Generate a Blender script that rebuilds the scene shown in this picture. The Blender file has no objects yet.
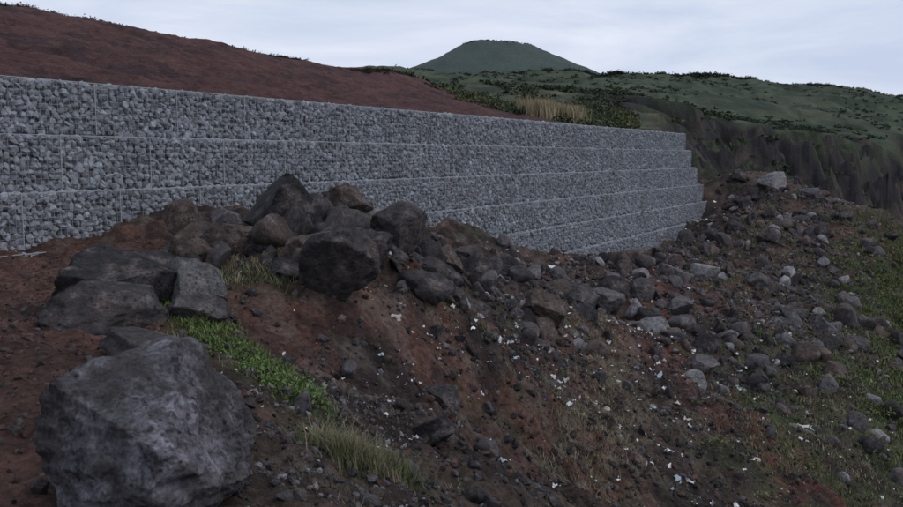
import bpy, math, numpy as np
from mathutils import Vector, noise as mnoise
rng=np.random.default_rng(7)
# ---------------------------------------------------------------- noise
def _h(ix,iy,seed):
    h=(ix.astype(np.int64)*374761393+iy.astype(np.int64)*668265263+seed*974634777)&0xffffffff
    h=((h^(h>>13))*1274126177)&0xffffffff
    h=(h^(h>>16))&0xffffffff
    return h.astype(np.float64)/4294967295.0
def pn(x,y,seed=0):
    x=np.asarray(x,float);y=np.asarray(y,float)
    ix=np.floor(x);iy=np.floor(y);fx=x-ix;fy=y-iy
    ux=fx*fx*fx*(fx*(fx*6-15)+10);uy=fy*fy*fy*(fy*(fy*6-15)+10)
    def g(a,b):
        t=_h(ix+a,iy+b,seed)*2*np.pi
        return np.cos(t)*(fx-a)+np.sin(t)*(fy-b)
    return ((g(0,0)*(1-ux)+g(1,0)*ux)*(1-uy)+(g(0,1)*(1-ux)+g(1,1)*ux)*uy)*1.5
def fbm(x,y,o=4,seed=0,gain=.5):
    r=0;a=1;f=1
    for i in range(o):
        r=r+a*pn(x*f+i*17.3,y*f-i*9.1,seed+i);a*=gain;f*=2.03
    return r
def ss(a,b,x):
    t=np.clip((x-a)/(b-a),0,1);return t*t*(3-2*t)
class RBF:
    def __init__(s,pts,c):
        p=np.array(pts,float);s.p=p[:,:2];s.c=c;n=len(p)
        d=np.sqrt(((s.p[:,None]-s.p[None])**2).sum(2)+c*c)
        A=np.zeros((n+3,n+3));A[:n,:n]=d;A[:n,n]=1;A[:n,n+1:]=s.p;A[n,:n]=1;A[n+1:,:n]=s.p.T
        s.w=np.linalg.solve(A,np.concatenate([p[:,2],[0,0,0]]))
    def __call__(s,x,y):
        n=len(s.p);r=s.w[n]+s.w[n+1]*x+s.w[n+2]*y
        for i in range(n):
            r=r+s.w[i]*np.sqrt((x-s.p[i,0])**2+(y-s.p[i,1])**2+s.c**2)
        return r
def sdist(x,y,poly):
    best=np.full(np.shape(x),1e18);sg=np.ones(np.shape(x))
    for (ax,ay),(bx,by) in zip(poly[:-1],poly[1:]):
        dx,dy=bx-ax,by-ay;L2=dx*dx+dy*dy
        t=np.clip(((x-ax)*dx+(y-ay)*dy)/L2,0,1)
        qx=x-ax-t*dx;qy=y-ay-t*dy;d=qx*qx+qy*qy
        cr=dy*qx-dx*qy
        m=d<best-1e-9
        best=np.where(m,d,best);sg=np.where(m,np.where(cr>=0,1,-1),sg)
    return np.sqrt(best)*sg
# ---------------------------------------------------------------- layout
W0=np.array([-7.8,15.0]);D=np.array([.506,.863]);NR=np.array([.863,-.506]);L=42.9
def P(u,s): return (W0[0]+u*D[0]+s*NR[0],W0[1]+u*D[1]+s*NR[1])
def us(x,y):
    rx=x-W0[0];ry=y-W0[1];return rx*D[0]+ry*D[1],rx*NR[0]+ry*NR[1]
TOP=3.0
near_pts=[(0,0,-.05),(-2,3.9,.02),(-5.2,10,0),(-.75,4.2,-.1),(0,6,-.85),(1.55,9,-2.1),(4.5,13,-3.8),(8.3,16,-5.0),
(-1.05,6,-.1),(0.1,9.5,-1.25),(2.4,14,-2.35),(6.9,20,-4.0),(12.4,24,-5.1),(-2.05,8,.0),(-1.3,9.5,.0),(.6,15,-1.3),
(-2.2,11.5,.42),(-1.5,12.5,.45),(-4,13,.35),(-3.2,11,.25),(-5.5,13,.1),(-.6,12,-.05),(-.6,17,.0),(1.84,18,-2.2),(2.2,22,-1.75),(5.2,24,-3.3),
P(0,2.2)+(.0,),P(8,2.2)+(-.1,),P(14,2.2)+(-.9,),P(22,2.2)+(-2.4,),P(30,2.2)+(-3.0,),P(36,2.2)+(-2.9,),P(42,2.2)+(-2.1,),
(15.9,54.4,-.3),(16.7,54,.3),(18.5,52,.3),(20,50,-.3),(21.6,47,-1.3),(23.4,45,-2.7),(7.8,36,-2.75),(12.6,44,-2.6),(14.4,46,-1.7),
(2.8,27,-1.85),(12.8,32,-4.3),(18,45,-2.1),(8.8,22,-4.5),(5.6,14,-4.0),(15,33,-4.6),(16.6,32,-5.3),(14,14,-7.5),(20,20,-8),(30,30,-9),
(25,10,-13),(10,0,-9),(40,0,-20),(0,-8,0),(-10,-8,.1),(-15,5,.1),(-9,8,.05),(6,-6,-4),(2,2,-1.4),(3,6,-3.0),(-20,12,.2),(10,30,-3.6),(20,38,-4.6)]
NF=RBF(near_pts,.8)
far_pts=[P(u,-2.2)+(2.9,) for u in (-30,-15,0,10,20,30,40)]+[
(-23.4,45,9.25),(-21,52,9.3),(-15,65,9.4),(-4.9,82,9.45),(.8,80,7.3),(5.7,72,4.9),(8.8,70,4.2),(-40,35,9.3),(-70,15,9.1),(-13,35,5.9),(-2,55,5.4),
(-23,75,9),(-10,110,9.0),(-60,80,8),(17.6,110,8.5),(7.9,100,7.2),(4.3,130,12),(31,160,12.3),(54,190,11),(104,260,8),(172,330,3),
(115,400,28.7),(68,400,34),(181,450,27),(260,500,19.6),(116,600,57),(186,650,61),(281,700,59.3),(390,750,49),(673,900,25),(33,600,56),
(-36,600,58),(-145,500,50),(-300,300,30),(200,1000,50),(400,1100,40),(-200,1100,50),(0,250,18),(60,280,20),(-100,200,12),(1200,1300,10),(0,3000,40),(-2500,500,40)]
FF=RBF(far_pts,3.0)
wa=P(-100,-.6);wb=P(L-.6,-.6);wc=P(L-.6,-6)
coast=[wa,wb,wc,(10,62),(17,80),(22,110),(54,190),(98,260),(160,335),(300,430),(700,580),(1500,800),(4000,1500)]
edge=[(-60,58.5),(13,58),(16.5,56.5),(19,54.3),(22,50.5),(25,47.5),(34,40),(60,20),(90,-10),(120,-60)]
def H(x,y,full=False):
    x=np.asarray(x,float);y=np.asarray(y,float);r=np.hypot(x,y)
    N=NF(x,y)
    u,s=us(x,y)
    rough=ss(-.9,.9,x+.35*(y-6)*(y<14))*.8+.2
    rough=np.maximum(rough,ss(9,12,y)*.8)
    rid=np.abs(fbm(x/1.9,y/2.6,4,27))
    N=N+rough*(.30*fbm(x/3.2,y/3.2,3,11)+.13*fbm(x/.7,y/.7,3,15)-.26*rid+.1)+.05*fbm(x/.35,y/.35,3,19)+.028*pn(x/.11,y/.11,23)
    e=-sdist(x,y,edge)
    N=np.where(e>0,N-e*.9,N)
    N=np.maximum(N,-60)
    F=FF(x,y)
    F=F+np.clip((r-60)/200,0,1)*(3.0*fbm(x/90,y/90,4,31))+ .25*fbm(x/9,y/9,4,37)*ss(2,12,-s)+.14*fbm(x/1.6,y/1.6,4,39,.6)*ss(1,4,-s)*ss(140,100,r)+np.clip((r-200)/300,0,1)*2.5*fbm(x/22,y/22,3,41)
    cap=2.86+.42*np.maximum(0,-s-1.6)
    F=np.where((u<L+6)&(s<0)&(s>-30),np.minimum(F,cap),F)
    rc=np.hypot((x-57)*.93,(y-1100)*.9)
    cone=139-.47*np.maximum(rc-40,0)+4.5*np.exp(-((x-36)**2+(y-1090)**2)/500)+1.6*fbm(x/30,y/30,4,47)
    cone=cone-3.*np.abs(fbm(x/60,y/60,3,49))*ss(40,90,rc)
    k=14.;m=np.maximum(F,cone);F=np.where(r>500,m+k*.25*np.maximum(0,1-np.abs(F-cone)/k)**2,F)
    c=sdist(x,y,coast)
    wall=ss(60,56,y)
    g=np.abs(fbm(x/38,y/38,2,53))
    cn=c+(1-wall)*(26*g*np.clip(r/170,.2,1.8)-4)
    cp=np.maximum(cn,0);fw=1-wall
    # stepped, broken sea cliff: ledges + spurs
    prof=.62*cp+3.0*np.clip(cp/5,0,1)+4.0*ss(16,20,cp)+5*ss(34,40,cp)
    drop=cp*60*wall+fw*prof
    F=F-drop+fw*np.clip(cp/10,0,1)*(9*fbm(x/24,y/24,3,59)-6*np.abs(fbm(x/13,y/13,4,61,.55))+1.6*fbm(x/3.5,y/3.5,4,63,.6)+2)
    F=np.maximum(F,-60)
    Z=np.maximum(N,F)
    if full: return Z,N,F,c,e,u,s,cn
    return Z
# ---------------------------------------------------------------- mesh helper
def make(name,v,f,mat,col=None,smooth=False,parent=None):
    v=np.asarray(v,np.float32).reshape(-1,3);f=np.asarray(f,np.int32);k=f.shape[1]
    me=bpy.data.meshes.new(name);me.vertices.add(len(v));me.vertices.foreach_set('co',v.ravel())
    me.loops.add(f.size);me.loops.foreach_set('vertex_index',f.ravel())
    me.polygons.add(len(f));me.polygons.foreach_set('loop_start',np.arange(0,f.size,k,dtype=np.int32))
    try: me.polygons.foreach_set('loop_total',np.full(len(f),k,np.int32))
    except Exception: pass
    me.polygons.foreach_set('use_smooth',np.full(len(f),smooth,bool))
    me.update(calc_edges=True)
    if col is not None:
        a=me.color_attributes.new('Col','FLOAT_COLOR','POINT')
        c=np.ones((len(v),4),np.float32);c[:,:3]=col;a.data.foreach_set('color',c.ravel())
    me.materials.append(mat)
    o=bpy.data.objects.new(name,me);bpy.context.scene.collection.objects.link(o)
    if parent: o.parent=parent
    return o
# ---------------------------------------------------------------- materials
def mat(name,rough=.9,scales=((1.5,.5),(9,.5)),bump=((6,.4,.1),),tint=(),spec=.25,attr=True,base=(.5,.5,.5),pits=None,dist=.0):
    m=bpy.data.materials.new(name);m.use_nodes=True;nt=m.node_tree;n=nt.nodes;l=nt.links
    b=n['Principled BSDF'];b.inputs['Roughness'].default_value=rough;b.inputs['Specular IOR Level'].default_value=spec
    tc=n.new('ShaderNodeTexCoord')
    if attr:
        at=n.new('ShaderNodeAttribute');at.attribute_name='Col';cur=at.outputs['Color']
    else:
        rg=n.new('ShaderNodeRGB');rg.outputs[0].default_value=(*base,1);cur=rg.outputs[0]
    def noise(sc,det=6,ro=.65):
        nz=n.new('ShaderNodeTexNoise');nz.inputs['Scale'].default_value=sc;nz.inputs['Detail'].default_value=det;nz.inputs['Roughness'].default_value=ro;nz.inputs['Distortion'].default_value=dist
        l.new(tc.outputs['Object'],nz.inputs['Vector']);return nz.outputs['Fac']
    def mrange(s_,a,b_,c_,d_):
        mr=n.new('ShaderNodeMapRange')
        for k_,v_ in zip(('From Min','From Max','To Min','To Max'),(a,b_,c_,d_)): mr.inputs[k_].default_value=v_
        l.new(s_,mr.inputs['Value']);return mr.outputs[0]
    def scale(c_,s_):
        vm=n.new('ShaderNodeVectorMath');vm.operation='SCALE';l.new(c_,vm.inputs[0]);l.new(s_,vm.inputs['Scale']);return vm.outputs[0]
    for tcol,sc,lo,hi,am in tint:
        f_=mrange(noise(sc,5,.7),lo,hi,0,am)
        mx=n.new('ShaderNodeMix');mx.data_type='RGBA';l.new(f_,mx.inputs['Factor']);l.new(cur,mx.inputs['A']);mx.inputs['B'].default_value=(*tcol,1);cur=mx.outputs['Result']
    for sc,am in scales: cur=scale(cur,mrange(noise(sc),.3,.7,1-am,1+am))
    prev=None
    def bumpn(h,st,di):
        nonlocal prev
        bp=n.new('ShaderNodeBump');bp.inputs['Strength'].default_value=st;bp.inputs['Distance'].default_value=di
        l.new(h,bp.inputs['Height'])
        if prev: l.new(prev,bp.inputs['Normal'])
        prev=bp.outputs['Normal']
    if pits:
        for sc,st,di in pits:
            vo=n.new('ShaderNodeTexVoronoi');vo.inputs['Scale'].default_value=sc;vo.inputs['Randomness'].default_value=1
            l.new(tc.outputs['Object'],vo.inputs['Vector'])
            pr=mrange(vo.outputs['Distance'],.1,.42,0,1)
            ar=mrange(noise(3,4),.4,.6,0,1)
            mm=n.new('ShaderNodeMath');mm.operation='MULTIPLY_ADD';mi=n.new('ShaderNodeMath');mi.operation='SUBTRACT';mi.inputs[1].default_value=1;l.new(pr,mi.inputs[0])
            l.new(mi.outputs[0],mm.inputs[0]);l.new(ar,mm.inputs[1]);mm.inputs[2].default_value=1
            cur=scale(cur,mrange(mm.outputs[0],0,1,.45,1.08));bumpn(mm.outputs[0],st,di)
    l.new(cur,b.inputs['Base Color'])
    for sc,st,di in bump: bumpn(noise(sc,8,.7),st,di)
    if prev: l.new(prev,b.inputs['Normal'])
    return m
M_ground=mat('ground_mat',.95,((.35,.2),(2.5,.35),(14,.55)),((3,.7,.3),(22,.9,.09)),spec=.1)
M_rock=mat('rock_mat',.88,((1.7,.4),(9,.45),(45,.35)),((3,.6,.2),(14,.9,.09),(60,.7,.02)),tint=(((.125,.09,.074),2.2,.5,.7,.6),((.19,.18,.19),4,.55,.7,.6)),spec=.2,pits=((22,.7,.03),))
M_big=mat('big_boulder_mat',.88,((1.2,.3),(7,.5),(50,.4)),((3,.6,.18),(11,.9,.09),(55,.9,.03)),tint=(((.25,.235,.27),1.6,.46,.60,.9),((.035,.032,.034),3,.5,.62,.75)),spec=.2,pits=((16,.8,.05),(38,.7,.02)))
M_gab=mat('gabion_stone_mat',.9,((2,.12),(18,.2)),(),spec=.12)
M_core=mat('gabion_core_mat',.95,((3,.3),),(),attr=False,base=(.11,.113,.122))
M_wire=mat('wire_mat',.6,(),(),attr=False,base=(.30,.305,.32))
M_leaf=mat('leaf_mat',.75,(),(),spec=.15)
M_litter=mat('litter_mat',.5,((20,.15),),(),spec=.3)
# ---------------------------------------------------------------- terrain
fine=np.radians(np.arange(-42,42.01,.12));co1=np.radians(np.arange(-180,-42,3.));co2=np.radians(np.arange(45,180.1,3.))
ang=np.concatenate([co1,fine,co2]);rad=np.exp(np.linspace(math.log(.8),math.log(4200),900))
A,R=np.meshgrid(ang,rad);X=R*np.sin(A);Y=R*np.cos(A)
Z,Nn,Ff,c,e,u,s,cn=H(X,Y,True)
nr,na=X.shape
def C(*a): return np.array(a)[None,None,:]
def mixc(a,b,t): return a*(1-t[...,None])+b*t[...,None]
def seg_mask(x,y,poly,w,soft):
    return ss(w+soft,w,np.abs(sdist(x,y,poly)))
n1=fbm(X/2.2,Y/2.2,4,71);n2=fbm(X/.5,Y/.5,3,73);n3=fbm(X/7,Y/7,4,79)
col=np.ones(X.shape+(3,))*C(.098,.072,.061)
col=mixc(col,C(.135,.074,.058),ss(-.15,.4,n3))
col=mixc(col,C(.042,.036,.035),ss(-.2,.4,n1)*.85)
col=mixc(col,C(.17,.14,.12),ss(.15,.6,n2+.3*n3)*.55)
col=mixc(col,C(.03,.026,.026),ss(.1,.5,fbm(X/.8,Y/.8,3,75))*.6)
tr=ss(-1.3,-2.6,X+.05*(Y-8))*ss(16,13,Y)*(Nn>=Ff)
col=mixc(col,C(.135,.077,.060),tr*(.7+.3*ss(-.3,.3,n2)))
col=mixc(col,C(.062,.040,.035),tr*ss(.0,.5,n1)*.7)
red=seg_mask(X,Y,[(7.5,33),(5.6,24),(6,18),(6.5,13)],.5,1.0)+seg_mask(X,Y,[(1.4,13),(3.2,19)],.4,.8)*.6
col=mixc(col,C(.16,.066,.052),np.clip(red,0,1)*ss(-.4,.2,n2)*.7)
gn=fbm(X/1.1,Y/1.1,4,85)
green=seg_mask(X,Y,[(-2.7,8.3),(-1.6,6.8),(-.9,5.8)],.2,.35)*.7
green+=seg_mask(X,Y,[(25,46),(20,38),(17,29),(12,20)],1.4,4.)*ss(-.25,.3,n1)+seg_mask(X,Y,[(11,27),(8,20),(6.5,14)],.8,2.6)*ss(-.05,.4,gn)*.8
green+=seg_mask(X,Y,[(-2.1,9.5),(-2.4,10.6)],.3,.5)*.4+ss(.1,.5,fbm(X/1.3,Y/1.3,3,83))*.4*(X>0)+seg_mask(X,Y,[(-.6,5.2),(-.3,5.6)],.1,.3)*.5
col=mixc(col,C(.082,.092,.046),np.clip(green,0,1)*(.6+.4*ss(-.3,.2,n2)))
dry=seg_mask(X,Y,[(4.2,25),(2.7,14),(1.6,9.5)],.25,.9)*ss(-.2,.3,n2+.3*n1)
col=mixc(col,C(.20,.165,.12),dry*.6)
near=col.copy()
isF=(Ff>Nn)
fr=np.hypot(X,Y)
hill=np.ones(X.shape+(3,))*C(.092,.047,.044)
hill=mixc(hill,C(.050,.032,.034),ss(-.15,.35,fbm(X/4,Y/4,5,91))*.8)
hill=mixc(hill,C(.13,.068,.060),ss(.0,.5,fbm(X/1.2,Y/1.2,4,92,.7))*.6)
fg=mixc(np.ones(X.shape+(3,))*C(.056,.072,.046),C(.034,.045,.032),ss(-.15,.2,fbm(X/35,Y/35,5,93)))
fg=mixc(fg,C(.080,.082,.055),ss(.15,.5,fbm(X/60+9,Y/35,5,95))*.5)
fg=mixc(fg,C(.028,.036,.024),ss(.05,.35,fbm(X/7,Y/9,4,96))*.6)
redz=ss(2,-2,(X-5.0)+(Y-72)*.30+2.2*fbm(X/6,Y/6,3,97))*ss(112,88,Y)
fg=mixc(fg,C(.15,.14,.08),ss(.05,.4,fbm(X/7,Y/7,3,99))*(fr<130)*.5)
far=mixc(fg,hill,redz)
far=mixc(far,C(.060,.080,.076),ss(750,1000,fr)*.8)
gx=np.gradient(Z,axis=0)/np.maximum(np.hypot(np.gradient(X,axis=0),np.gradient(Y,axis=0)),1e-6)
ccol=mixc(np.ones(X.shape+(3,))*C(.032,.030,.032),C(.060,.050,.046),ss(-.1,.4,fbm(X/9,Y/9,5,101)))
ccol=mixc(ccol,C(.018,.017,.018),ss(.0,.4,fbm(X/4,Y/4,4,107))*.7)
ccol=mixc(ccol,C(.045,.056,.030),ss(-.05,.25,fbm(X/13,Y/17,4,103))*ss(.9,.4,np.abs(gx))*.8)
cz=np.clip(ss(-3,2,cn+2*fbm(X/9,Y/9,4,105))*(fr>58),0,1)
far=mixc(far,ccol,cz)
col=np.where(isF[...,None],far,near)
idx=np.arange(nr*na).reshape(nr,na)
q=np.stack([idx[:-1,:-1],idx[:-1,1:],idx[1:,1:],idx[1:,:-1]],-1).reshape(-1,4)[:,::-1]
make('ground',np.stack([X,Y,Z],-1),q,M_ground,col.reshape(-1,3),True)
ms=mat('sea_mat',.15,(),((.3,.5,.5),),attr=False,base=(.03,.06,.08),spec=.5)
make('sea',[(-9000,-9000,-45),(9000,-9000,-45),(9000,9000,-45),(-9000,9000,-45)],[(0,1,2,3)],ms)
# ---------------------------------------------------------------- rocks
import bmesh
_ic={}
def ico(sub):
    if sub in _ic: return _ic[sub][0].copy(),_ic[sub][1]
    bm=bmesh.new();bmesh.ops.create_icosphere(bm,subdivisions=sub,radius=1)
    bm.verts.ensure_lookup_table();v=np.array([x.co[:] for x in bm.verts]);f=np.array([[x.index for x in a.verts] for a in bm.faces]);bm.free();_ic[sub]=(v,f);return v.copy(),f
def rockmesh(sub,seed,planes=12,lo=.5,hi=.85,nz=.08,rough=.03):
    r=np.random.default_rng(seed);v,f=ico(sub)
    if nz:
        o=Vector(r.uniform(-50,50,3))
        for i in range(len(v)):
            v[i]*=1+mnoise.fractal(Vector(v[i])*1.1+o,1,2,2)*nz*2
    for i in range(planes):
        n=r.normal(size=3);n/=np.linalg.norm(n);d=r.uniform(lo,hi);t=v@n;k=t>d
        v[k]-=((t[k]-d)*.98)[:,None]*n
    if sub>2:
        o=Vector(r.uniform(-50,50,3))
        for i in range(len(v)):
            p=Vector(v[i]);v[i]*=1+mnoise.fractal(p*3+o,.75,2,6)*rough+mnoise.fractal(p*1.2+o,1,2,2)*nz*.4
            if sub>4: v[i]*=1-abs(mnoise.noise(p*5-o))*rough*1.3
    v/=np.abs(v).max(0)
    return v,f
def rotm(n,r):
    q=r.normal(size=(n,4));q/=np.linalg.norm(q,axis=1)[:,None];a,b,c_,d=q.T
    return np.stack([1-2*(c_*c_+d*d),2*(b*c_-a*d),2*(b*d+a*c_),2*(b*c_+a*d),1-2*(b*b+d*d),2*(c_*d-a*b),2*(b*d-a*c_),2*(c_*d+a*b),1-2*(b*b+c_*c_)],-1).reshape(n,3,3)
def scatter(name,tmpl,pos,scale,cols,m,r,smooth=False,parent=None):
    T=np.array([t[0] for t in tmpl]);f=tmpl[0][1];n=len(pos);nv=T.shape[1]
    k=r.integers(0,len(tmpl),n)
    v=T[k]*scale[:,None,:]
    Rm=rotm(n,r);v=np.einsum('nij,nvj->nvi',Rm,v)+pos[:,None,:]
    F=np.stack([t[1] for t in tmpl])[k]+(np.arange(n)*nv)[:,None,None]
    cc=np.repeat(cols,nv,axis=0)
    return make(name,v.reshape(-1,3),F.reshape(-1,3),m,cc,smooth,parent)
T4=[rockmesh(5,100+i,12,.42,.8,.1,.06) for i in range(8)]
T3=[rockmesh(3,200+i,11,.42,.8,.08,.05) for i in range(12)]
T1=[rockmesh(1,300+i,8,.5,.9,.08) for i in range(16)]
GREY=(.110,.103,.108);DARK=(.040,.038,.041);BRN=(.098,.075,.066);LITE=(.23,.225,.23);MID=(.066,.059,.060);RED=(.105,.060,.050)
bould=[(-3.15,8.1,1.15,.9,.62,DARK,.32),(-2.95,7.3,.95,.8,.5,MID,.22),(-2.5,8.25,.6,.6,.55,LITE,.25),(-2.3,7.9,.5,.45,.32,GREY,.12),(-2.25,6.4,.75,.6,.3,MID,.08),
(-4.0,13,.62,.6,.62,BRN,.4),(-3.4,13.2,.6,.5,.4,GREY,.35),(-3.25,11,.8,.7,.6,BRN,.2),(-2.75,11,.75,.7,.55,BRN,.2),(-3.6,10.4,.6,.6,.35,MID,.2),
(-2.2,11.5,1.05,1.0,.85,DARK,.45),(-1.6,12.6,.9,.8,.6,BRN,.35),(-1.25,9.5,.85,.85,.9,MID,.35),(-1.75,10.3,.5,.5,.4,BRN,.2),(-.7,12,.75,.8,.75,MID,.35),(-.25,13.5,.8,.7,.6,DARK,.3),
(-1.05,13.4,.6,.6,.5,GREY,.3),(-.2,16,.8,.7,.6,BRN,.2),(.5,17,.7,.6,.5,MID,.2),(2.1,19,1.0,.9,.9,BRN,.3),(1.2,18.3,.7,.6,.5,GREY,.2),(3.4,23,1.1,.9,.9,MID,.3),
(4.4,25,1.2,.9,.8,GREY,.3),(5.0,27,1.0,.9,.8,DARK,.3),(6.2,28,1.1,.9,.8,MID,.3),(7.0,26.5,.9,.9,.7,GREY,.3),(6.0,25,1.0,.7,.6,LITE,.2),(7.2,24,1.0,.8,.7,DARK,.3),
(8.6,33,1.3,1,1,GREY,.3),(10.2,35,1.3,1,.9,LITE,.3),(18.8,51,1.7,1.3,1.2,LITE,.3),(17.3,52.5,1.2,1,.9,MID,.3),(20.3,49,1.3,1.1,1,GREY,.3),(6.4,22,.9,.7,.6,GREY,.2),(13,30,1.2,1,.9,GREY,.3),
(-.15,7.0,.38,.3,.3,DARK,.1),(-.1,9.0,.45,.4,.35,MID,.1),(.35,7.6,.4,.35,.3,DARK,.08),(-1.1,10.9,.7,.7,.5,DARK,.2),(-.3,11.2,.6,.6,.45,MID,.2),(0.3,14.6,.8,.7,.6,MID,.25),(-1.9,9.8,.4,.4,.3,DARK,.1)]
rr=np.random.default_rng(5)
bx=np.array([b[0] for b in bould]);by=np.array([b[1] for b in bould]);bz=H(bx,by)
for i,b in enumerate(bould):
    v,f=T4[i%8] if i%3 else rockmesh(5,900+i,12,.42,.8,.1,.06)
    a=rr.uniform(0,6.28);ca,sa=math.cos(a),math.sin(a)
    v=v@np.array([[ca,-sa,0],[sa,ca,0],[0,0,1]]).T
    tl=rr.uniform(-.3,.3);v=v@np.array([[1,0,0],[0,math.cos(tl),-math.sin(tl)],[0,math.sin(tl),math.cos(tl)]])
    v=v/np.abs(v).max(0)
    v=v*np.array([b[2],b[3],b[4]])/2*1.12
    cc=np.ones((len(v),3))*np.array(b[5])*rr.uniform(.85,1.15)
    o=make('boulder',v,f,M_rock,cc,True);o.location=(b[0],b[1],bz[i]+b[6]*.8)
v,f=rockmesh(7,31,16,.5,.85,.10,.06)
v=v*np.array([.62,.6,.50])
v[:,2]+=.10*v[:,0]
cc=np.ones((len(v),3))*np.array((.085,.080,.084))
o=make('boulder',v,f,M_big,cc,True);o.location=(-1.50,3.95,.28);o.rotation_euler=(0,.05,.4)
def band(poly,n,w,r,pw=1.):
    poly=np.array(poly,float);d=np.hypot(*np.diff(poly,axis=0).T);t=r.uniform(0,d.sum(),n);cs=np.concatenate([[0],np.cumsum(d)])
    x=np.interp(t,cs,poly[:,0]);y=np.interp(t,cs,poly[:,1]);return x+r.normal(size=n)*w*.5,y+r.normal(size=n)*w*.5
PAL=np.array([GREY,DARK,BRN,MID,MID,GREY,DARK,MID,BRN,LITE])
def mass(name,T,poly,n,w,s0,s1,seed,pal=PAL,sink=.1,smooth=True):
    r=np.random.default_rng(seed);x,y=band(poly,n,w,r)
    uu,s_=us(x,y);k=~((s_<2.0)&(uu<L+1.5));x,y=x[k],y[k];n=len(x)
    sz=s0*(s1/s0)**(r.uniform(size=n)**1.8);z=H(x,y)+sz*sink
    sc=sz[:,None]*r.uniform(.5,1.1,(n,3))*.55
    return scatter(name,T,np.stack([x,y,z],-1),sc,pal[r.integers(0,len(pal),n)]*r.uniform(.65,1.3,(n,1)),M_rock,r,smooth)
crest=[(-3.5,11.5),(-1.3,12.3),(.3,15.5),(2.7,23),(5.5,30),(9,37),(13,44),(17.5,52)]
mass('rubble_rocks',T3,crest,560,1.6,.2,.95,1)
mass('rubble_rocks',T3,[(-3.8,11),(-2.2,11.2),(-.6,12),(.3,14)],90,1.1,.2,.6,11,np.array([DARK,MID,BRN,MID]))
mass('rubble_rocks',T3,[(20,50),(17,41),(13,33),(10,27)],650,4.2,.15,1.0,2)
mass('rubble_rocks',T3,[(3,25),(6,25),(8,23),(9,19)],170,2.6,.2,.9,3)
mass('rubble_rocks',T3,[(17,30),(12,22),(9,17)],130,3.5,.15,.8,4)
mass('rubble_rocks',T3,[(-3.2,8),(-2.3,10)],40,.9,.1,.35,6)
mass('rubble_rocks',T3,[(-.3,6),(1,10),(3,15),(6,20)],300,2.6,.06,.32,16,np.array([DARK,MID,BRN,MID,GREY]))
mass('gravel',T1,[(-.5,5),(1,9),(3,15),(7,22),(12,32)],18000,3.6,.02,.13,7,np.array([DARK,MID,BRN,MID,GREY,DARK,RED]),smooth=False)
mass('gravel',T1,[(-3.5,4),(-3.5,9),(-5.5,13)],4500,1.8,.012,.07,8,np.array([BRN,RED,RED,MID]),smooth=False)
mass('gravel',T1,crest,5000,2.,.05,.22,9,smooth=False)
mass('gravel',T1,[(20,50),(17,41),(13,33),(10,27)],5000,4.5,.06,.25,19,smooth=False)
mass('gravel',T1,[(-.9,4.3),(-.5,5.5),(-1.,7.5)],3500,.9,.01,.06,10,np.array([GREY,BRN,LITE,DARK]),smooth=False)
# ---------------------------------------------------------------- litter
r=np.random.default_rng(12)
def litter(n,poly,w,s0,s1):
    x,y=band(poly,n,w,r);z=H(x,y)+.01;V=[];Fc=[]
    for i in range(n):
        sz=s0*(s1/s0)**(r.uniform()**2.2)
        bx_,by_=np.meshgrid(np.linspace(-1,1,4),np.linspace(-.6,.6,4));bz_=r.normal(size=(4,4))*.35
        p=np.stack([bx_+r.normal(size=(4,4))*.2,by_+r.normal(size=(4,4))*.2,bz_],-1).reshape(-1,3)*sz*.5
        a=r.uniform(0,6.28);p=p@np.array([[math.cos(a),-math.sin(a),0],[math.sin(a),math.cos(a),0],[0,0,1]]).T
        t=r.uniform(-.5,.9);p=p@np.array([[1,0,0],[0,math.cos(t),-math.sin(t)],[0,math.sin(t),math.cos(t)]]).T
        V.append(p+[x[i],y[i],z[i]+sz*.12])
        k=np.arange(16).reshape(4,4)+16*i;Fc.append(np.stack([k[:-1,:-1],k[:-1,1:],k[1:,1:],k[1:,:-1]],-1).reshape(-1,4))
    base=np.array([(.6,.6,.6),(.55,.56,.58),(.5,.46,.42),(.68,.68,.67),(.36,.42,.46)])
    cc=np.repeat(base[r.integers(0,5,n)],16,axis=0)
    make('litter',np.concatenate(V),np.concatenate(Fc),M_litter,cc,True)
litter(750,[(.3,12),(2,15),(4,21),(7,27)],2.6,.03,.15)
litter(420,[(1,9),(4,15),(8,21),(12,30)],3.5,.03,.15)
litter(200,[(-.9,5.5),(-.8,7),(0,9.5),(-.2,13)],1.2,.015,.07)
litter(200,crest[2:],2.,.05,.25)
litter(3,[(7.9,19),(8.1,19.2)],.1,.4,.6)
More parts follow.
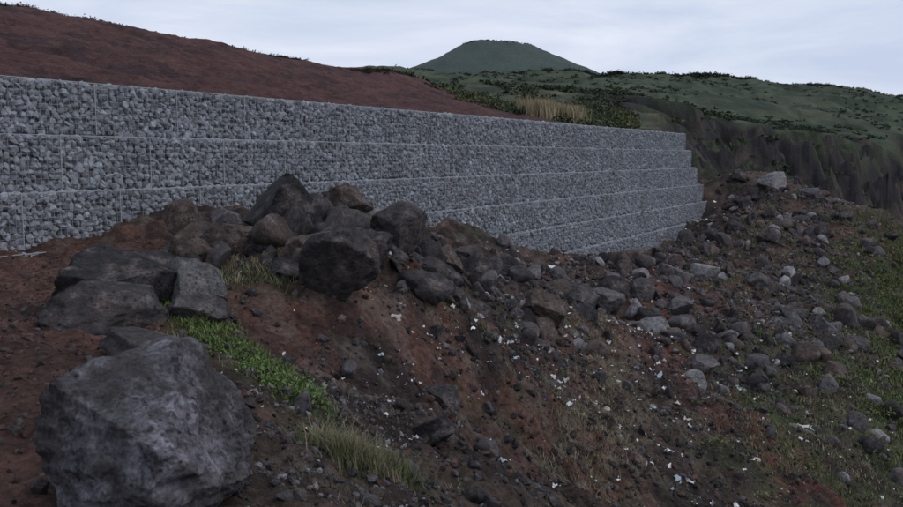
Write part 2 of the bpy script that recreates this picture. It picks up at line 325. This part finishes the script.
# ---------------------------------------------------------------- gabion wall
wall_e=bpy.data.objects.new('gabion_wall',None);bpy.context.scene.collection.objects.link(wall_e)
r=np.random.default_rng(21);pos=[];siz=[];U0=-12.
OFF=.3
def world(u,s,z): return np.stack([W0[0]+u*D[0]+s*NR[0],W0[1]+u*D[1]+s*NR[1],z],-1)
def add(a,b,c_,k): p=world(a,b,c_);pos.append(p);siz.append(np.full(len(p),k))
for k in range(7):
    z1=TOP-k;sf=OFF*k;ue=L+.3*k
    for (ua,ub,g) in ((U0,15.,.115),(15.,ue,.132)):
        nu=int((ub-ua)/g);nv=int(round(1/(g*.84)));dv=.985/nv
        uu,vv=np.meshgrid(np.arange(nu),np.arange(nv))
        U=ua+(uu+.5*(vv%2))*g+r.normal(size=uu.shape)*.28*g;Zz=z1-dv*.5-vv*dv+r.normal(size=uu.shape)*.2*g
        Zz=np.minimum(Zz,z1-.05)
        S=sf-.075+r.normal(size=uu.shape)*.013
        add(U.ravel(),S.ravel(),Zz.ravel(),g)
        uu,vv=np.meshgrid(np.arange(nu),np.arange(3))
        U=ua+uu*g+r.normal(size=uu.shape)*.2*g;S=sf-.16-vv*g+r.normal(size=uu.shape)*.02
        add(U.ravel(),S.ravel(),np.full(U.size,z1-.07)+r.normal(size=U.size)*.014,g)
    uu,vv=np.meshgrid(np.arange(10),np.arange(8))
    add(np.full(uu.size,ue-.07),(sf-.1-uu*.14).ravel(),(z1-.06-vv*.124).ravel(),.145)
pos=np.concatenate(pos);siz=np.concatenate(siz)
Nn2=H(pos[:,0],pos[:,1],True)[1];k=pos[:,2]>Nn2-.25;pos=pos[k];siz=siz[k]
n=len(pos);sc=siz[:,None]*np.sort(r.uniform(.38,.92,(n,3)),axis=1)
tone=np.clip(r.normal(.245,.045,n),.12,.37)
tone*=1+.18*pn(pos[:,0]/2+pos[:,1]/2,pos[:,2]*1.2,5)
cc=tone[:,None]*np.array([.94,.985,1.09])[None]*r.uniform(.97,1.03,(n,3))
scatter('stones',T1,pos,sc,cc,M_gab,r,False,wall_e)
print('stones',n)
V=[];Fc=[]
def box(u0,u1,s0,s1,z0,z1):
    b=len(V)
    for (a,b_,c_) in [(u0,s0,z0),(u1,s0,z0),(u1,s1,z0),(u0,s1,z0),(u0,s0,z1),(u1,s0,z1),(u1,s1,z1),(u0,s1,z1)]:
        V.append((W0[0]+a*D[0]+b_*NR[0],W0[1]+a*D[1]+b_*NR[1],c_))
    for q_ in [(0,3,2,1),(4,5,6,7),(0,1,5,4),(1,2,6,5),(2,3,7,6),(3,0,4,7)]: Fc.append([b+i for i in q_])
for k in range(7): box(U0,L+.3*k-.12,OFF*k-1.3-.01*k,OFF*k-.085,TOP-k-1,TOP-k-.10+.001*k)
for k in range(5): box(L-1.3,L+.3*k-.13,-9,-1.32-.01*k,TOP-k-1,TOP-k-.02)
make('core',V,Fc,M_core,parent=wall_e)
V=[];Fc=[]
w=.007
for k in range(7):
    sf=OFF*k+.012;z1=TOP-k;ue=L+.3*k
    box(U0,ue,sf-w,sf+w,z1-w,z1+w)
    uq=U0+(k%2)
    while uq<ue: box(uq-w,uq+w,sf-w+.001,sf+w+.001,z1-.97,z1+.001);uq+=2
    uq=U0
    while uq<ue:
        box(uq-.0018,uq+.0018,sf-.004,sf+.003,z1-.96,z1-.012);uq+=.12
    for j in range(1,9): box(U0,ue,sf-.003,sf+.002,z1-j*.11,z1-j*.11+.0036)
    for j in range(4): box(ue-w,ue+w,sf-j*.4-w,sf-j*.4+w,z1-.97,z1)
make('wire_mesh',V,Fc,M_wire,parent=wall_e)
# ---------------------------------------------------------------- vegetation
def blades(name,x,y,h,w,cols,r,lean=.5,parent=None):
    n=len(x);z=H(x,y)-.02;a=r.uniform(0,6.28,n);dx,dy=np.cos(a),np.sin(a);l=h*lean*r.uniform(.2,1.2,n)
    px,py=-dy*w,dx*w;b=np.stack([x,y,z],-1)
    o=lambda X_,Y_,Z_: np.stack([X_,Y_,Z_],-1)
    v=np.stack([b+o(px,py,0*x),b-o(px,py,0*x),b+o(dx*l*.35+px*.7,dy*l*.35+py*.7,h*.6),b+o(dx*l*.35-px*.7,dy*l*.35-py*.7,h*.6),b+o(dx*l,dy*l,h)],1)
    F=np.array([[0,1,3],[0,3,2],[2,3,4]])[None]+(np.arange(n)*5)[:,None,None]
    c_=np.repeat(cols,5,axis=0)
    return make(name,v.reshape(-1,3),F.reshape(-1,3),M_leaf,c_,True,parent)
def tufts(name,poly,nt,w,per,rad_,h0,h1,bw,pal,seed,lean=.6):
    r=np.random.default_rng(seed);x,y=band(poly,nt,w,r)
    X_=np.repeat(x,per)+r.normal(size=nt*per)*rad_;Y_=np.repeat(y,per)+r.normal(size=nt*per)*rad_
    h=np.repeat(r.uniform(h0,h1,nt),per)*r.uniform(.5,1.1,nt*per)
    pal=np.array(pal);c_=np.repeat(pal[r.integers(0,len(pal),nt)],per,axis=0)*r.uniform(.7,1.3,(nt*per,1))
    blades(name,X_,Y_,h,bw,c_,r,lean)
G1=(.085,.112,.042);G2=(.108,.140,.050);G3=(.135,.135,.075);DRY=(.22,.185,.125);G4=(.062,.080,.037)
GB=(.10,.155,.045)
tufts('grass',[(-.62,5.1),(-.40,5.5)],14,.2,300,.08,.10,.22,.0025,[G3,G2,DRY,G1],31,.9)
tufts('grass',[(-2.7,8.3),(-1.6,6.9),(-1.0,6.1)],120,.3,60,.08,.03,.10,.007,[G1,GB,G2],32,.9)
tufts('grass',[(-2.2,9.3),(-2.4,10.6)],40,.5,60,.12,.05,.14,.005,[G3,G4,DRY],33,.9)
tufts('grass',[(-.8,4.3),(-.9,7),(0,8),(.5,9)],80,1.0,25,.08,.03,.09,.003,[DRY,G3,G4],34,1)
tufts('grass',[(4.2,25),(2.7,14),(1.4,9.5)],300,.7,45,.15,.04,.14,.005,[DRY,DRY,G3],35,1.2)
tufts('grass',[(25,46),(20,38),(17.5,30),(12,20)],1500,3.6,50,.3,.05,.2,.016,[G2,G1,G1,G3],36,.9)
tufts('grass',[(12,28),(8.5,20),(6.8,14)],450,2.6,45,.25,.04,.15,.010,[G3,G1,G4,DRY],37,1)
tufts('grass',[(-.5,11),(.3,11),(3,16)],110,1.4,40,.12,.03,.12,.005,[G4,G3,G1],38,1)
tufts('grass',[(11,33),(16,44),(20,48)],260,3,45,.25,.05,.2,.012,[G1,G2,G3,DRY],39,.9)
def shrubs(name,pts,size,leaf,nl,pal,seed,flat=.6):
    r=np.random.default_rng(seed);n=len(pts);x,y=pts[:,0],pts[:,1];z=H(x,y)
    N_=n*nl;d=r.normal(size=(N_,3));d/=np.linalg.norm(d,axis=1)[:,None];rad_=r.uniform(.35,1.,N_)**.6*(1+.35*r.normal(size=N_))
    sz=np.repeat(size,nl);p=d*rad_[:,None]*sz[:,None];p[:,2]=np.abs(p[:,2])*flat
    c0=np.repeat(np.stack([x,y,z],-1),nl,axis=0)+p
    Rm=rotm(N_,r);q_=np.array([[-1,-.5,0],[1,-.5,0],[1,.5,0],[-1,.5,0]])*.5
    v=np.einsum('nij,vj->nvi',Rm,q_)*(leaf*sz*r.uniform(.6,1.4,N_))[:,None,None]+c0[:,None]
    F=np.arange(N_*4).reshape(-1,4)
    pal=np.array(pal);cc=np.repeat(pal[r.integers(0,len(pal),n)],nl,axis=0)*r.uniform(.6,1.35,(N_,1));cc=np.repeat(cc,4,axis=0)
    make(name,v.reshape(-1,3),F,M_leaf,cc)
r=np.random.default_rng(44)
x,y=band([(25,46),(20,38),(17.5,30),(12,20)],420,4.2,r);pts=np.stack([x,y],-1)
shrubs('creeping_plants',pts,r.uniform(.15,.5,len(pts)),.16,90,[G2,G1,G1,(.13,.14,.055)],50,.25)
x,y=band([(11,27),(8.5,21),(6.5,14)],110,2.8,r);pts=np.stack([x,y],-1)
shrubs('creeping_plants',pts,r.uniform(.1,.3,len(pts)),.16,80,[G1,G4,G3],51,.3)
x,y=band([(-2.7,8.3),(-1.7,7.0),(-1.05,6.1)],75,.28,r);pts=np.stack([x,y],-1)
shrubs('creeping_plants',pts,r.uniform(.06,.14,len(pts)),.2,80,[GB,G1,(.11,.17,.05)],52,.5)
x,y=band([(3,82),(7,73),(10,66),(14,80),(18,108)],420,5,r);k=(sdist(x,y,coast)<0);pts=np.stack([x,y],-1)[k]
shrubs('scrub',pts,r.uniform(.3,1.0,len(pts)),.25,110,[(.05,.065,.03),(.085,.095,.04),(.04,.05,.028)],45)
x,y=band([(12,100),(28,150),(52,205),(90,275),(150,350)],1000,20,r);k=(sdist(x,y,coast)<-1);pts=np.stack([x,y],-1)[k]
shrubs('scrub',pts,r.uniform(.5,1.5,len(pts)),.35,50,[(.032,.045,.024),(.045,.058,.026),(.026,.034,.02)],46,.45)
# scrub clinging to the cliff slope
x,y=band([(26,90),(45,140),(80,200),(135,270)],900,26,r);k=(sdist(x,y,coast)>2)&(fbm(x/12,y/12,3,9)>0);pts=np.stack([x,y],-1)[k]
shrubs('scrub',pts,r.uniform(.4,1.3,len(pts)),.35,45,[(.035,.048,.024),(.045,.055,.028)],54,.45)
x,y=band([(-40,35),(-23.4,45),(-21,52),(-15,65),(-4.9,82)],1500,1.2,r);pts=np.stack([x,y],-1)
shrubs('scrub',pts,r.uniform(.12,.35,len(pts)),.3,36,[(.022,.024,.016),(.03,.034,.02)],47)
x,y=band([(-40,600),(33,600),(116,600),(186,650),(281,700),(390,750),(560,830)],2600,8,r);pts=np.stack([x,y],-1)
shrubs('distant_trees',pts,r.uniform(1.,2.3,len(pts)),.5,30,[(.018,.026,.018),(.025,.034,.02)],48,.9)
x=r.uniform(0,380,3600);y=r.uniform(200,720,3600);k=(sdist(x,y,coast)<-5)&(fbm(x/60,y/60,3,5)>-.15);pts=np.stack([x,y],-1)[k]
shrubs('distant_trees',pts,r.uniform(.8,2.0,len(pts)),.5,24,[(.03,.042,.025),(.04,.054,.03)],49,.5)
th=r.uniform(0,6.28,500);ro_=36+r.normal(size=500)*5;pts=np.stack([57+ro_*np.cos(th),1100+ro_*np.sin(th)],-1)
shrubs('distant_trees',pts,r.uniform(.8,2.,500),.5,24,[(.03,.04,.03)],53,.7)
xr,yr=band([(6.5,68),(9.5,70)],90,1.6,r)
X_=np.repeat(xr,60)+r.normal(size=5400)*.25;Y_=np.repeat(yr,60)+r.normal(size=5400)*.25
blades('reeds',X_,Y_,r.uniform(.6,1.9,5400),.03,np.array([(.34,.29,.18)])*r.uniform(.6,1.2,(5400,1)),r,.4)
# ---------------------------------------------------------------- sky / light
w=bpy.data.worlds.new('World');bpy.context.scene.world=w;w.use_nodes=True;nt=w.node_tree;n=nt.nodes;l=nt.links
bg=n['Background'];bg.inputs['Strength'].default_value=.11
sk=n.new('ShaderNodeTexSky');sk.sky_type='NISHITA';sk.sun_disc=False;sk.sun_elevation=math.radians(48);sk.sun_rotation=math.radians(100)
tc=n.new('ShaderNodeTexCoord');mp=n.new('ShaderNodeMapping');mp.inputs['Scale'].default_value=(1,1,5);l.new(tc.outputs['Generated'],mp.inputs['Vector'])
nz=n.new('ShaderNodeTexNoise');nz.inputs['Scale'].default_value=2.6;nz.inputs['Detail'].default_value=8;nz.inputs['Roughness'].default_value=.55;nz.inputs['Distortion'].default_value=.4;l.new(mp.outputs[0],nz.inputs['Vector'])
cr=n.new('ShaderNodeValToRGB');cr.color_ramp.elements[0].position=.36;cr.color_ramp.elements[0].color=(5.2,5.9,7.6,1);cr.color_ramp.elements[1].position=.64;cr.color_ramp.elements[1].color=(7.5,7.9,9.0,1)
l.new(nz.outputs['Fac'],cr.inputs['Fac'])
mx=n.new('ShaderNodeMix');mx.data_type='RGBA';mx.inputs['Factor'].default_value=.93;l.new(sk.outputs[0],mx.inputs['A']);l.new(cr.outputs[0],mx.inputs['B']);l.new(mx.outputs['Result'],bg.inputs['Color'])
sd=bpy.data.lights.new('sun','SUN');sd.energy=1.0;sd.angle=math.radians(30);sd.color=(1,.96,.9);so=bpy.data.objects.new('sun',sd);bpy.context.scene.collection.objects.link(so)
az=math.radians(100);el=math.radians(48)
dv=Vector((math.sin(az)*math.cos(el),math.cos(az)*math.cos(el),math.sin(el)))
so.rotation_euler=dv.to_track_quat('Z','Y').to_euler()
cam=bpy.data.cameras.new('camera');co=bpy.data.objects.new('camera',cam);bpy.context.scene.collection.objects.link(co)
cam.lens=34.6;cam.sensor_width=36;cam.clip_end=20000;cam.clip_start=.05
co.location=(0,0,1.6);co.rotation_euler=(math.radians(90-6.3),0,0);bpy.context.scene.camera=co
sc_=bpy.context.scene;sc_.view_settings.view_transform='Standard';sc_.view_settings.look='None';sc_.view_settings.exposure=0
